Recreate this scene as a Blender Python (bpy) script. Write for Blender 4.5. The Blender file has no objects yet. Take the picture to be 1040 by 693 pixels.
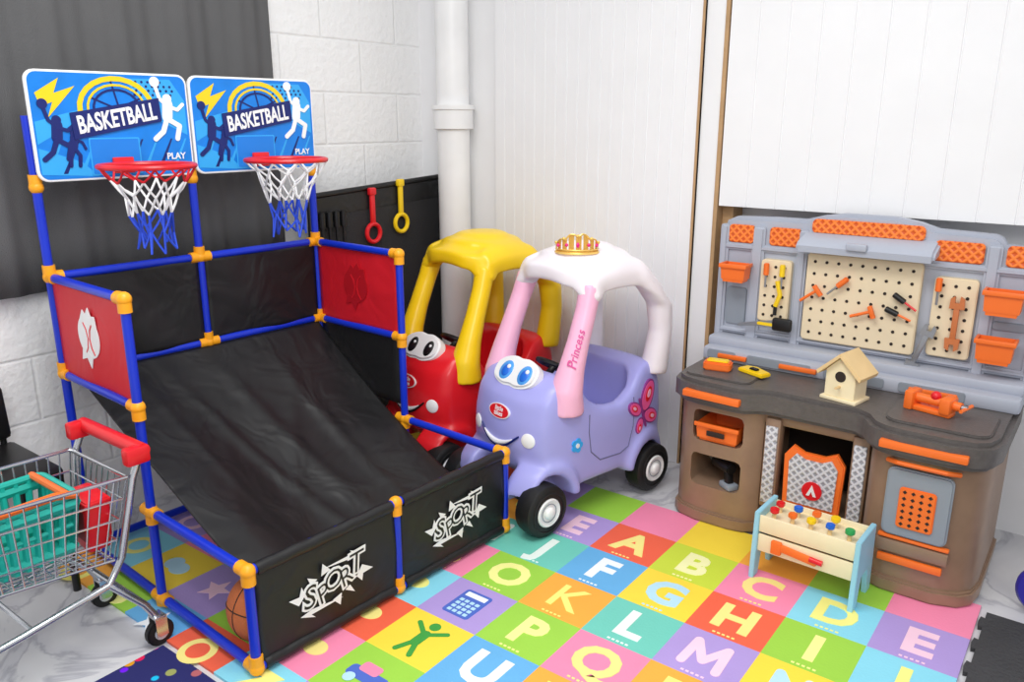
import bpy,bmesh,math,random
from mathutils import Vector,Matrix,Euler
from mathutils.bvhtree import BVHTree
random.seed(3)
sc=bpy.context.scene
COL=sc.collection
sc.view_settings.view_transform='Standard'
PI=math.pi
def lin(c):
    return tuple((x/12.92 if x<=.04045 else ((x+.055)/1.055)**2.4) for x in c)
MC={}
def mat(name,c,rough=.4,metal=0,bump=0,bscale=60,var=.04,nscale=8,emit=0):
    if name in MC: return MC[name]
    m=bpy.data.materials.new(name); m.use_nodes=True
    nt=m.node_tree; b=nt.nodes['Principled BSDF']
    c=lin(c)
    b.inputs['Roughness'].default_value=rough; b.inputs['Metallic'].default_value=metal
    tc=nt.nodes.new('ShaderNodeTexCoord'); n=nt.nodes.new('ShaderNodeTexNoise'); n.inputs['Scale'].default_value=nscale
    nt.links.new(tc.outputs['Object'],n.inputs['Vector'])
    mx=nt.nodes.new('ShaderNodeMix'); mx.data_type='RGBA'
    mx.inputs['A'].default_value=(*[x*(1-var*2) for x in c],1); mx.inputs['B'].default_value=(*[min(1,x*(1+var*2)) for x in c],1)
    nt.links.new(n.outputs['Fac'],mx.inputs['Factor']); nt.links.new(mx.outputs['Result'],b.inputs['Base Color'])
    if bump:
        n2=nt.nodes.new('ShaderNodeTexNoise'); n2.inputs['Scale'].default_value=bscale; n2.inputs['Detail'].default_value=4
        nt.links.new(tc.outputs['Object'],n2.inputs['Vector'])
        bp=nt.nodes.new('ShaderNodeBump'); bp.inputs['Strength'].default_value=bump; bp.inputs['Distance'].default_value=.01
        nt.links.new(n2.outputs['Fac'],bp.inputs['Height']); nt.links.new(bp.outputs['Normal'],b.inputs['Normal'])
    MC[name]=m; return m
def nodes_mat(name):
    m=bpy.data.materials.new(name); m.use_nodes=True; MC[name]=m
    return m,m.node_tree,m.node_tree.nodes['Principled BSDF']
# ---- builder
def frame(o,right,up):
    r=Vector(right).normalized(); u=Vector(up); u=(u-r*u.dot(r)).normalized(); n=r.cross(u)
    return Matrix((( r.x,u.x,n.x,o[0]),(r.y,u.y,n.y,o[1]),(r.z,u.z,n.z,o[2]),(0,0,0,1)))
class B:
    def __init__(s): s.bm=bmesh.new(); s.mats=[]
    def mi(s,m):
        if m not in s.mats: s.mats.append(m)
        return s.mats.index(m)
    def merge(s,t,m,M=None):
        if M is not None: bmesh.ops.transform(t,matrix=M,verts=t.verts[:])
        i=s.mi(m)
        for f in t.faces: f.material_index=i
        me=bpy.data.meshes.new('tmp'); t.to_mesh(me); t.free(); s.bm.from_mesh(me); bpy.data.meshes.remove(me)
        return s
    def box(s,x0,x1,y0,y1,z0,z1,m,bev=0,rot=None,seg=2,M=None):
        t=bmesh.new(); bmesh.ops.create_cube(t,size=1)
        bmesh.ops.scale(t,vec=(abs(x1-x0),abs(y1-y0),abs(z1-z0)),verts=t.verts[:])
        if bev: bmesh.ops.bevel(t,geom=t.edges[:],offset=bev,segments=seg,affect='EDGES',profile=.5)
        T=Matrix.Translation(((x0+x1)/2,(y0+y1)/2,(z0+z1)/2))
        if rot: T=T@Euler(rot).to_matrix().to_4x4()
        if M is not None: T=M@T
        return s.merge(t,m,T)
    def cyl(s,p1,p2,r,m,r2=None,seg=16,bev=0):
        p1=Vector(p1);p2=Vector(p2); d=p2-p1
        t=bmesh.new(); bmesh.ops.create_cone(t,cap_ends=True,segments=seg,radius1=r,radius2=r if r2 is None else r2,depth=d.length)
        if bev:
            es=[e for e in t.edges if any(len(f.verts)>4 for f in e.link_faces)]
            bmesh.ops.bevel(t,geom=es,offset=bev,segments=2,affect='EDGES')
        q=Vector((0,0,1)).rotation_difference(d.normalized())
        return s.merge(t,m,Matrix.Translation((p1+p2)/2)@q.to_matrix().to_4x4())
    def sph(s,c,r,m,rot=None,seg=20,M=None):
        if not hasattr(r,'__len__'): r=(r,r,r)
        t=bmesh.new(); bmesh.ops.create_uvsphere(t,u_segments=seg,v_segments=seg//2+2,radius=1)
        T=Matrix.Translation(c)
        if rot: T=T@Euler(rot).to_matrix().to_4x4()
        T=T@Matrix.Diagonal((*r,1))
        if M is not None: T=M@T
        return s.merge(t,m,T)
    def tube(s,pts,r,m,seg=8,closed=False,caps=True):
        pts=[Vector(p) for p in pts]; n=len(pts); t=bmesh.new(); rings=[]
        rs=r if hasattr(r,'__len__') else [r]*n
        nrm=None
        for i in range(n):
            if closed: d=(pts[(i+1)%n]-pts[i-1])
            else: d=pts[min(i+1,n-1)]-pts[max(i-1,0)]
            d.normalize()
            if nrm is None:
                a=Vector((0,0,1)) if abs(d.z)<.9 else Vector((1,0,0)); nrm=d.cross(a).normalized()
            else:
                nrm=(nrm-d*nrm.dot(d)).normalized()
            b=d.cross(nrm)
            rings.append([t.verts.new(pts[i]+(nrm*math.cos(2*PI*k/seg)+b*math.sin(2*PI*k/seg))*rs[i]) for k in range(seg)])
        for i in range(n if closed else n-1):
            A=rings[i];C=rings[(i+1)%n]
            for k in range(seg): t.faces.new((A[k],A[(k+1)%seg],C[(k+1)%seg],C[k]))
        if not closed and caps: t.faces.new(rings[0][::-1]); t.faces.new(rings[-1])
        bmesh.ops.recalc_face_normals(t,faces=t.faces[:])
        return s.merge(t,m)
    def prism(s,poly,plane,a0,a1,m,bev=0,M=None,seg=2):
        t=bmesh.new()
        f={'xy':lambda p,c:(p[0],p[1],c),'xz':lambda p,c:(p[0],c,p[1]),'yz':lambda p,c:(c,p[0],p[1])}[plane]
        A=[t.verts.new(f(p,a0)) for p in poly]; C=[t.verts.new(f(p,a1)) for p in poly]
        n=len(poly); fa=t.faces.new(A); fc=t.faces.new(C)
        for i in range(n): t.faces.new((A[i],A[(i+1)%n],C[(i+1)%n],C[i]))
        bmesh.ops.recalc_face_normals(t,faces=t.faces[:])
        if bev:
            es=list(fa.edges)+list(fc.edges)
            bmesh.ops.bevel(t,geom=es,offset=bev,segments=seg,affect='EDGES')
        return s.merge(t,m,M)
    def lathe(s,prof,m,M=None,seg=28,closed=False):
        t=bmesh.new(); rings=[]
        for r,z in prof: rings.append([t.verts.new((r*math.cos(2*PI*k/seg),r*math.sin(2*PI*k/seg),z)) for k in range(seg)])
        N=len(prof)
        for i in range(N if closed else N-1):
            a=rings[i];c=rings[(i+1)%N]
            for k in range(seg): t.faces.new((a[k],a[(k+1)%seg],c[(k+1)%seg],c[k]))
        if not closed:
            t.faces.new(rings[0][::-1]); t.faces.new(rings[-1])
        bmesh.ops.recalc_face_normals(t,faces=t.faces[:])
        return s.merge(t,m,M)
    def ring(s,c,R,r,m,axis=(0,0,1),seg=32,s2=8):
        q=Vector((0,0,1)).rotation_difference(Vector(axis).normalized()).to_matrix()
        pts=[Vector(c)+q@Vector((R*math.cos(2*PI*k/seg),R*math.sin(2*PI*k/seg),0)) for k in range(seg)]
        return s.tube(pts,r,m,s2,closed=True)
    def text(s,body,size,M,m,ext=.001,off=0,shear=0,sx=1):
        cu=bpy.data.curves.new('t','FONT'); cu.body=body; cu.size=size; cu.extrude=ext; cu.offset=off; cu.shear=shear
        cu.align_x='CENTER'; cu.align_y='CENTER'; cu.resolution_u=3
        ob=bpy.data.objects.new('t',cu); COL.objects.link(ob)
        dg=bpy.context.evaluated_depsgraph_get(); me=bpy.data.meshes.new_from_object(ob.evaluated_get(dg))
        t=bmesh.new(); t.from_mesh(me); bpy.data.meshes.remove(me); bpy.data.objects.remove(ob); bpy.data.curves.remove(cu)
        bmesh.ops.scale(t,vec=(sx,1,1),verts=t.verts[:])
        return s.merge(t,m,M)
    def stroke(s,pts,w,m,M,th=.002,z=0):
        for i in range(len(pts)-1):
            a=Vector(pts[i]);c=Vector(pts[i+1]); d=c-a; ang=math.atan2(d.y,d.x); L=d.length
            poly=[]
            for k in range(7): t=PI/2+PI*k/6; poly.append((w/2*math.cos(t),w/2*math.sin(t)))
            for k in range(7): t=-PI/2+PI*k/6; poly.append((L+w/2*math.cos(t),w/2*math.sin(t)))
            s.prism(poly,'xy',z,z+th+.00007*(i+1),m,M=M@Matrix.Translation((a.x,a.y,0))@Matrix.Rotation(ang,4,'Z'))
        return s
    def fin(s,name,parent=None,loc=None,smooth=40,world=False,**pr):
        me=bpy.data.meshes.new(name); s.bm.to_mesh(me); s.bm.free()
        for m in s.mats: me.materials.append(m)
        return place(name,me,parent,loc,smooth,world,**pr)
TM={}
def place(name,me,parent=None,loc=None,smooth=40,world=False,**pr):
    if smooth:
        for p in me.polygons: p.use_smooth=True
        me.set_sharp_from_angle(angle=math.radians(smooth))
    if parent is not None and world: me.transform(TM[parent.name].inverted())
    if loc is not None: me.transform(Matrix.Translation(-Vector(loc)))
    ob=bpy.data.objects.new(name,me); COL.objects.link(ob)
    if loc is not None: ob.location=loc
    if parent is not None: ob.parent=parent
    for k,v in pr.items(): ob[k]=v
    TM[ob.name]=Matrix.Translation(loc) if loc is not None else (TM[parent.name].copy() if parent is not None else Matrix())
    return ob
def thing(name,loc,ang,label,cat,**pr):
    e=bpy.data.objects.new(name,None); e.empty_display_size=.1; COL.objects.link(e)
    e.location=loc; e.rotation_euler=(0,0,ang); e['label']=label; e['category']=cat
    for k,v in pr.items(): e[k]=v
    TM[e.name]=Matrix.Translation(loc)@Matrix.Rotation(ang,4,'Z')
    return e
def rr(cx,cy,w,h,r,n=5):
    P=[]
    for sx,sy,a0 in ((1,1,0),(-1,1,90),(-1,-1,180),(1,-1,270)):
        for k in range(n+1):
            a=math.radians(a0+90*k/n); P.append((cx+sx*(w/2-r)+r*math.cos(a),cy+sy*(h/2-r)+r*math.sin(a)))
    return P
def circ(cx,cy,r,n=24,ry=None): return [(cx+r*math.cos(2*PI*k/n),cy+(ry or r)*math.sin(2*PI*k/n)) for k in range(n)]
def voxshape(add,cut,vox,smooth,deform=None,m=None,pre=True):
    me=bpy.data.meshes.new('v'); add.bm.to_mesh(me); add.bm.free()
    ob=bpy.data.objects.new('v',me); COL.objects.link(ob); cob=None
    if pre:
        r=ob.modifiers.new('r','REMESH'); r.mode='VOXEL'; r.voxel_size=vox*1.2
        if pre>1:
            sm=ob.modifiers.new('s0','SMOOTH'); sm.iterations=pre; sm.factor=.6
    if cut:
        for c in cut:
            cm=bpy.data.meshes.new('c'); c.bm.to_mesh(cm); c.bm.free(); co=bpy.data.objects.new('c',cm); COL.objects.link(co)
            b=ob.modifiers.new('b','BOOLEAN'); b.operation='DIFFERENCE'; b.object=co; b.solver='EXACT'
    if vox:
        r=ob.modifiers.new('r2','REMESH'); r.mode='VOXEL'; r.voxel_size=vox
    if smooth:
        sm=ob.modifiers.new('s','SMOOTH'); sm.iterations=smooth; sm.factor=.5
    bpy.context.view_layer.update()
    dg=bpy.context.evaluated_depsgraph_get(); out=bpy.data.meshes.new_from_object(ob.evaluated_get(dg))
    for o in list(bpy.data.objects):
        if o.name in('v','c') or o.name.startswith(('v.','c.')): bpy.data.objects.remove(o)
    if deform:
        for v in out.vertices: v.co=deform(v.co)
    out.materials.clear()
    if m: out.materials.append(m)
    return out

# ---- materials
WHITE=mat('white_plastic',(.94,.94,.94),.35)
BLACKP=mat('black_plastic',(.06,.06,.065),.4)
BLUE=mat('blue_tube',(.07,.20,.78),.3)
ORC=mat('orange_joint',(1,.66,.10),.4)
def fabric(name,c,rough,fold=.6):
    m,nt,b=nodes_mat(name); tc=nt.nodes.new('ShaderNodeTexCoord')
    b.inputs['Base Color'].default_value=(*lin(c),1); b.inputs['Roughness'].default_value=rough
    n1=nt.nodes.new('ShaderNodeTexNoise'); n1.inputs['Scale'].default_value=600
    n2=nt.nodes.new('ShaderNodeTexNoise'); n2.inputs['Scale'].default_value=7; n2.inputs['Detail'].default_value=2; n2.inputs['Distortion'].default_value=.8
    nt.links.new(tc.outputs['Object'],n1.inputs['Vector']); nt.links.new(tc.outputs['Object'],n2.inputs['Vector'])
    b1=nt.nodes.new('ShaderNodeBump'); b1.inputs['Strength'].default_value=fold; b1.inputs['Distance'].default_value=.03; nt.links.new(n2.outputs['Fac'],b1.inputs['Height'])
    b2=nt.nodes.new('ShaderNodeBump'); b2.inputs['Strength'].default_value=.15; b2.inputs['Distance'].default_value=.002; nt.links.new(n1.outputs['Fac'],b2.inputs['Height']); nt.links.new(b1.outputs['Normal'],b2.inputs['Normal'])
    nt.links.new(b2.outputs['Normal'],b.inputs['Normal']); return m
FAB=fabric('black_fabric',(.09,.09,.095),.47,.4)
REDF=fabric('red_fabric',(.84,.09,.15),.5,.25)
REDP=mat('red_plastic',(.88,.11,.15),.3)
YEL=mat('yellow_plastic',(.99,.82,.10),.3)
LAV=mat('lavender_plastic',(.65,.65,.90),.35)
PINKP=mat('pink_plastic',(.96,.72,.83),.35)
ROOFW=mat('pearl_white_plastic',(.96,.93,.95),.35)
SILV=mat('hub_silver',(.82,.82,.84),.35,.2)
TYRE=mat('tyre_black',(.06,.06,.065),.55,bump=.1,bscale=100)
BROWN=mat('bronze_plastic',(.58,.47,.385),.36,.1,var=.08,nscale=20)
DGR=mat('counter_grey',(.36,.34,.33),.42,bump=.15,bscale=200,var=.12,nscale=60)
LGR=mat('light_grey_plastic',(.68,.70,.75),.45)
MGR=mat('mid_grey_plastic',(.55,.58,.62),.45)
ORG=mat('orange_plastic',(.96,.45,.15),.4)
PEG=mat('tan_pegboard',(.91,.84,.71),.6)
HOLE=mat('hole_dark',(.17,.13,.11),.8)
WOOD=mat('light_wood',(.91,.79,.58),.55,var=.08,nscale=12)
WOODP=mat('pale_wood',(.95,.89,.74),.55,var=.05,nscale=12)
STUD=mat('stud_wood',(.72,.58,.42),.7,bump=.2,var=.12,nscale=15)
PAINT=mat('white_paint',(.94,.94,.945),.5,bump=.05,bscale=30,var=.015)
GOLD=mat('gold_plastic',(1,.82,.45),.25,.55)
CHR=mat('chrome_wire',(.80,.81,.83),.22,.9)
NAVY=mat('navy_ink',(.05,.12,.42),.4)
AZ=mat('azure_board',(.03,.50,.88),.35,var=.12,nscale=14)
AZ2=mat('target_blue',(.10,.50,.88),.4)
CYAN=mat('light_azure',(.20,.66,.94),.4)
PUPIL=mat('pupil_light_blue',(.30,.62,.92),.3)
EYEB=mat('eye_blue',(.12,.42,.85),.3)
TEAL=mat('teal_plastic',(.12,.70,.64),.4)
STEEL=mat('tool_steel',(.62,.63,.65),.35,.7)
def diamond(name,c1,c2,sc_=55):
    m,nt,b=nodes_mat(name); tc=nt.nodes.new('ShaderNodeTexCoord')
    outs=[]
    for a in (45,-45):
        mp=nt.nodes.new('ShaderNodeMapping'); mp.inputs['Rotation'].default_value=(0,math.radians(a),0)
        w=nt.nodes.new('ShaderNodeTexWave'); w.bands_direction='X'; w.inputs['Scale'].default_value=sc_/3.14
        nt.links.new(tc.outputs['Object'],mp.inputs['Vector']); nt.links.new(mp.outputs['Vector'],w.inputs['Vector']); outs.append(w)
    mu=nt.nodes.new('ShaderNodeMath'); mu.operation='MAXIMUM'
    nt.links.new(outs[0].outputs['Fac'],mu.inputs[0]); nt.links.new(outs[1].outputs['Fac'],mu.inputs[1])
    cr=nt.nodes.new('ShaderNodeValToRGB'); cr.color_ramp.elements[0].color=(*lin(c2),1); cr.color_ramp.elements[1].color=(*lin(c1),1)
    cr.color_ramp.elements[0].position=.5; cr.color_ramp.elements[1].position=.85
    nt.links.new(mu.outputs[0],cr.inputs[0]); nt.links.new(cr.outputs[0],b.inputs['Base Color'])
    bp=nt.nodes.new('ShaderNodeBump'); bp.inputs['Strength'].default_value=.5; bp.inputs['Distance'].default_value=.004
    nt.links.new(mu.outputs[0],bp.inputs['Height']); nt.links.new(bp.outputs['Normal'],b.inputs['Normal']); b.inputs['Roughness'].default_value=.4
    return m
DORG=diamond('orange_diamond_plate',(.98,.52,.20),(.84,.34,.08))
DGRY=diamond('grey_diamond_plate',(.84,.84,.86),(.60,.60,.63))

# ================= ROOM
XW=-2.58; YW=2.75
m,nt,b=nodes_mat('painted_block')
tc=nt.nodes.new('ShaderNodeTexCoord')
sp=nt.nodes.new('ShaderNodeSeparateXYZ'); cmb=nt.nodes.new('ShaderNodeCombineXYZ')
nt.links.new(tc.outputs['Object'],sp.inputs[0]); nt.links.new(sp.outputs['Y'],cmb.inputs['X']); nt.links.new(sp.outputs['Z'],cmb.inputs['Y'])
br=nt.nodes.new('ShaderNodeTexBrick'); br.inputs['Scale'].default_value=1; br.inputs['Brick Width'].default_value=.4; br.inputs['Row Height'].default_value=.2
br.inputs['Mortar Size'].default_value=.008; br.inputs['Mortar Smooth'].default_value=1
br.inputs['Color1'].default_value=(*lin((.97,.97,.97)),1); br.inputs['Color2'].default_value=(*lin((.96,.96,.96)),1); br.inputs['Mortar'].default_value=(*lin((.945,.945,.945)),1)
nt.links.new(cmb.outputs[0],br.inputs['Vector']); nt.links.new(br.outputs['Color'],b.inputs['Base Color'])
ns=nt.nodes.new('ShaderNodeTexNoise'); ns.inputs['Scale'].default_value=38; ns.inputs['Detail'].default_value=8; nt.links.new(tc.outputs['Object'],ns.inputs['Vector'])
ml=nt.nodes.new('ShaderNodeMath'); ml.operation='MULTIPLY'; ml.inputs[1].default_value=.45; nt.links.new(br.outputs['Fac'],ml.inputs[0])
ad=nt.nodes.new('ShaderNodeMath'); ad.operation='SUBTRACT'; nt.links.new(ns.outputs['Fac'],ad.inputs[0]); nt.links.new(ml.outputs[0],ad.inputs[1])
bp=nt.nodes.new('ShaderNodeBump'); bp.inputs['Strength'].default_value=.55; bp.inputs['Distance'].default_value=.009
nt.links.new(ad.outputs[0],bp.inputs['Height']); nt.links.new(bp.outputs['Normal'],b.inputs['Normal']); b.inputs['Roughness'].default_value=.5
BLOCK=m
m,nt,b=nodes_mat('marble_vinyl'); tc=nt.nodes.new('ShaderNodeTexCoord')
ns=nt.nodes.new('ShaderNodeTexNoise'); ns.inputs['Scale'].default_value=2.2; ns.inputs['Detail'].default_value=9; ns.inputs['Distortion'].default_value=1.8
nt.links.new(tc.outputs['Object'],ns.inputs['Vector'])
cr=nt.nodes.new('ShaderNodeValToRGB'); e=cr.color_ramp.elements; e[0].position=.3; e[0].color=(*lin((.86,.86,.87)),1); e[1].position=.75; e[1].color=(*lin((.85,.85,.86)),1)
x=e.new(.47); x.color=(*lin((.81,.81,.83)),1); x=e.new(.5); x.color=(*lin((.70,.70,.73)),1); x=e.new(.54); x.color=(*lin((.85,.85,.86)),1)
nt.links.new(ns.outputs['Fac'],cr.inputs[0]); nt.links.new(cr.outputs[0],b.inputs['Base Color']); b.inputs['Roughness'].default_value=.35
MARB=m
B().box(XW-.3,2.2,-1.5,YW+.6,-.05,0,MARB).fin('floor',smooth=0,kind='structure')
B().box(XW-.1,XW,-1.5,YW+.1,0,2.7,BLOCK).fin('wall_left',smooth=0,kind='structure')
w=B(); w.box(XW,-2.14,YW,YW+.1,0,2.7,PAINT); w.box(-2.14,2.2,YW+.12,YW+.2,0,2.7,PAINT)
w.box(-.02,2.2,YW,YW+.12,0,2.7,PAINT)
w.fin('wall_back',smooth=0,kind='structure')
poly=[]; x=-2.14; poly.append((x,YW+.12)); poly.append((x,YW-.025))
while x+.05<-1.235:
    x+=.05; poly+= [(x-.003,YW-.025),(x-.001,YW-.021),(x+.001,YW-.021),(x+.003,YW-.025)]
poly+=[(-1.235,YW-.025),(-1.235,YW+.12)]
B().prism(poly,'xy',0.0,2.7,PAINT).fin('door_1',smooth=0,kind='structure')
t=B(); t.box(-1.235,-1.165,YW-.015,YW+.1,0,2.7,PAINT,.002); t.fin('trim_1',smooth=0,kind='structure')
t=B(); t.box(-1.165,-1.150,YW-.022,YW+.1,0,2.7,STUD,.002); t.fin('trim_2',smooth=0,kind='structure')
t=B(); t.box(-1.243,-1.235,YW-.03,YW+.02,0,2.7,STUD); t.fin('trim_3',smooth=0,kind='structure')
t=B(); t.box(-1.150,-1.11,YW+.03,YW+.118,0,1.02,STUD,.002); t.fin('trim_4',smooth=0,kind='structure')
poly=[(-1.145,YW+.12),(-1.145,YW-.02)]; x=-1.145
while x+.1<.9:
    x+=.1; poly+=[(x-.003,YW-.02),(x-.001,YW-.0165),(x+.001,YW-.0165),(x+.003,YW-.02)]
poly+=[(.95,YW-.02),(.95,YW+.12)]
B().prism(poly,'xy',1.005,2.7,PAINT).fin('wall_upper',smooth=0,kind='structure')
# pipe
PX=-2.305
p=B(); p.cyl((PX,2.65,0),(PX,2.65,2.7),.068,WHITE,seg=32)
p.lathe([(.068,1.255),(.084,1.26),(.084,1.335),(.091,1.337),(.091,1.355),(.068,1.355)],WHITE,Matrix.Translation((PX,2.65,0)),seg=32)
p.fin('drain_pipe',loc=(PX,2.65,0),label='white plastic vertical drain pipe with coupling in wall corner',category='pipe')
# curtain
CUR=mat('charcoal_curtain',(.36,.36,.365),.8,bump=.3,bscale=300,var=.05)
bm=bmesh.new(); N=150; Z=12; V=[]
for i in range(N+1):
    row=[]
    for k in range(Z+1):
        y=.90+1.035*i/N; z=.80+1.88*k/Z
        d=.010*math.sin(i*.20+.3*math.sin(k*.4))+.003*math.sin(i*.63+1+k*.1)
        row.append(bm.verts.new((-2.535+d,y,z)))
    V.append(row)
for i in range(N):
    for k in range(Z): bm.faces.new((V[i][k],V[i+1][k],V[i+1][k+1],V[i][k+1]))
me=bpy.data.meshes.new('curtain'); bm.to_mesh(me); bm.free(); me.materials.append(CUR)
o=place('curtain',me,loc=(-2.535,1.4,.8),smooth=80,label='dark charcoal curtain hanging over the block wall',category='curtain')
md=o.modifiers.new('s','SOLIDIFY'); md.thickness=.003

# ================= FLOOR MATS
TX=.206;TY=.188; X0=-.141; Y0=2.333; MZ=.008
pal={'r':(.95,.40,.28),'g':(.62,.83,.28),'l':(.80,.87,.26),'y':(.99,.86,.26),'o':(.99,.68,.25),'p':(.97,.55,.69),'c':(.54,.85,.93),'b':(.40,.69,.89),'t':(.44,.80,.73),'v':(.69,.60,.85)}
bumpm={k:mat('foam_'+k,c,.55,bump=.1,bscale=120,var=.03) for k,c in pal.items()}
rows=[ 'ygcrvgpyogp','cvbyo'+'vrlpcv','pgrct'+'tbyrgc','ybpyp'+'gotvyo','gcryc'+'vgpotg','vpgtr'+'ybovpg','cyvgpgbrtyo','ogbrcvyptgb']
letters={(0,0):'E',(1,0):'A',(2,0):'B',(3,0):'C',(4,0):'D',(5,0):'E',(0,1):'J',(1,1):'F',(2,1):'G',(3,1):'H',(4,1):'I',(5,1):'J',(-1,1):'N',
(0,2):'O',(1,2):'K',(2,2):'L',(3,2):'M',(4,2):'N',(5,2):'O',(-1,2):'S',(1,3):'P',(2,3):'Q',(3,3):'R',(4,3):'S',(1,4):'U',(2,4):'V',(3,4):'W',(-2,4):'T',(-1,6):'Z',(0,6):'W',(1,6):'X'}
strk={'M':[(-.045,-.05),(-.04,.05),(0,-.025),(.04,.05),(.045,-.05)],'N':[(-.035,-.05),(-.035,.05),(.035,-.05),(.035,.05)],'W':[(-.05,.05),(-.028,-.05),(0,.03),(.028,-.05),(.05,.05)]}
lc={'r':(1,.92,.55),'g':(.98,.97,.60),'l':(.99,.98,.72),'y':(.72,.88,.95),'o':(1,.95,.50),'p':(.99,.90,.55),'c':(.99,.96,.55),'b':(.95,.98,1),'t':(.93,.99,.95),'v':(.99,.82,.90)}
lm={k:mat('foam_letter_'+k,c,.55) for k,c in lc.items()}
b=B(); CAL=mat('foam_ink_blue',(.30,.42,.78),.55); INKG=mat('foam_ink_green',(.25,.62,.25),.55)
for jr,r in enumerate(rows):
    j=jr-1
    for ii,ch in enumerate(r):
        i=ii-5
        x1=X0-(5-i)*TX; x0=x1-TX; y1=Y0-jr*TY; y0=max(y1-TY,.9)
        if y0>=y1: continue
        b.box(x0,x1,y0,y1,0.0005,MZ,bumpm[ch])
        cx=(x0+x1)/2; cy=(y1-TY/2)
        M=frame((cx,cy,MZ),(1,0,0),(0,1,0))
        if (i,j) in letters:
            L=letters[(i,j)]
            if L in strk: b.stroke(strk[L],.024,lm[ch],M,.001)
            else: b.text(L,.155,frame((cx,cy-.003,MZ+.0006),(1,0,0),(0,1,0)),lm[ch],ext=.0006,off=.002 if L in 'KX' else .006)
            for q in range(5): b.box(cx-.03+.013*q,cx-.022+.013*q,cy-.085,cy-.079,MZ,MZ+.0008,lm[ch])
        elif (i,j)==(0,3):
            b.prism(rr(0,0,.09,.12,.01),'xy',0,.001,CAL,M=M); b.prism(rr(0,.04,.07,.02,.002),'xy',.001,.0015,lm['b'],M=M)
            for a in range(4):
                for c in range(4): b.prism(rr(-.027+.018*a,-.045+.018*c,.013,.012,.002),'xy',.001,.0015,lm['y'],M=M)
        elif (i,j)==(0,4):
            b.stroke([(0,.018),(0,-.02)],.030,INKG,M,.001); b.stroke([(0,.014),(-.048,.05)],.014,INKG,M,.0013); b.stroke([(0,.014),(.048,.05)],.014,INKG,M,.0016)
            b.stroke([(-.004,-.02),(-.024,-.068)],.015,INKG,M,.0019); b.stroke([(.004,-.02),(.024,-.068)],.015,INKG,M,.0022); b.prism(circ(0,.056,.016),'xy',0,.0012,INKG,M=M)
        elif (i,j)==(0,5):
            b.prism(rr(0,0,.12,.04,.012),'xy',0,.001,CAL,M=M); b.prism(rr(-.01,.025,.06,.035,.01),'xy',0,.0013,bumpm['p'],M=M)
            for a in(-.035,.035): b.prism(circ(a,-.025,.016),'xy',.0011,.002,lm['y'],M=M)
        elif j>=0:
            k=(i*7+j*3)%3
            if k==0: b.prism([(.05*math.cos(PI/2+PI*q/5)*(1 if q%2==0 else .45),.05*math.sin(PI/2+PI*q/5)*(1 if q%2==0 else .45)) for q in range(10)],'xy',0,.001,lm[ch],M=M)
            elif k==1:
                b.prism(circ(0,0,.05),'xy',0,.001,lm[ch],M=M); b.prism(circ(0,0,.03),'xy',.001,.0016,bumpm[ch],M=M)
            else:
                b.prism(circ(-.02,.01,.03),'xy',0,.001,lm[ch],M=M); b.prism(circ(.02,.0,.035,ry=.028),'xy',0,.0012,lm[ch],M=M)
b.fin('play_mat',smooth=0,label='colourful foam alphabet play mat on the floor',category='play mat')
DM=mat('dark_foam',(.24,.24,.25),.75,bump=.6,bscale=90,var=.1)
def edge_tabs(x0,x1,y0,y1):
    P=[]; n=14; L=(y1-y0)/n
    P.append((x1,y0)); P.append((x1,y1)); P.append((x0,y1))
    for k in range(n):
        yt=y1-L*k
        P+=[(x0,yt-L*.3),(x0-.010,yt-L*.27),(x0-.013,yt-L*.5),(x0-.010,yt-L*.73),(x0,yt-L*.7)]
    P.append((x0,y0)); return P
B().prism(edge_tabs(-.124,1.2,.7,2.30),'xy',.0005,.012,DM).fin('puzzle_mat',smooth=0,label='dark grey interlocking foam floor mat',category='floor mat')
m,nt,bb=nodes_mat('navy_rug'); tc=nt.nodes.new('ShaderNodeTexCoord'); v=nt.nodes.new('ShaderNodeTexVoronoi'); v.inputs['Scale'].default_value=22
nt.links.new(tc.outputs['Object'],v.inputs['Vector']); cr=nt.nodes.new('ShaderNodeValToRGB'); cr.color_ramp.elements[0].position=.25; cr.color_ramp.elements[1].position=.3
hs=nt.nodes.new('ShaderNodeMix'); hs.data_type='RGBA'; nt.links.new(v.outputs['Distance'],cr.inputs[0]); nt.links.new(cr.outputs[0],hs.inputs['Factor'])
hv=nt.nodes.new('ShaderNodeHueSaturation'); hv.inputs['Saturation'].default_value=1.2; nt.links.new(v.outputs['Color'],hv.inputs['Color']); nt.links.new(hv.outputs[0],hs.inputs['A']); hs.inputs['B'].default_value=(*lin((.14,.15,.42)),1)
nt.links.new(hs.outputs['Result'],bb.inputs['Base Color']); bb.inputs['Roughness'].default_value=.9
B().box(-1.78,-.9,.2,.885,.0005,.008,m,.003).fin('area_rug',label='navy rug with small colourful pattern beside foam mat',category='rug')

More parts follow.
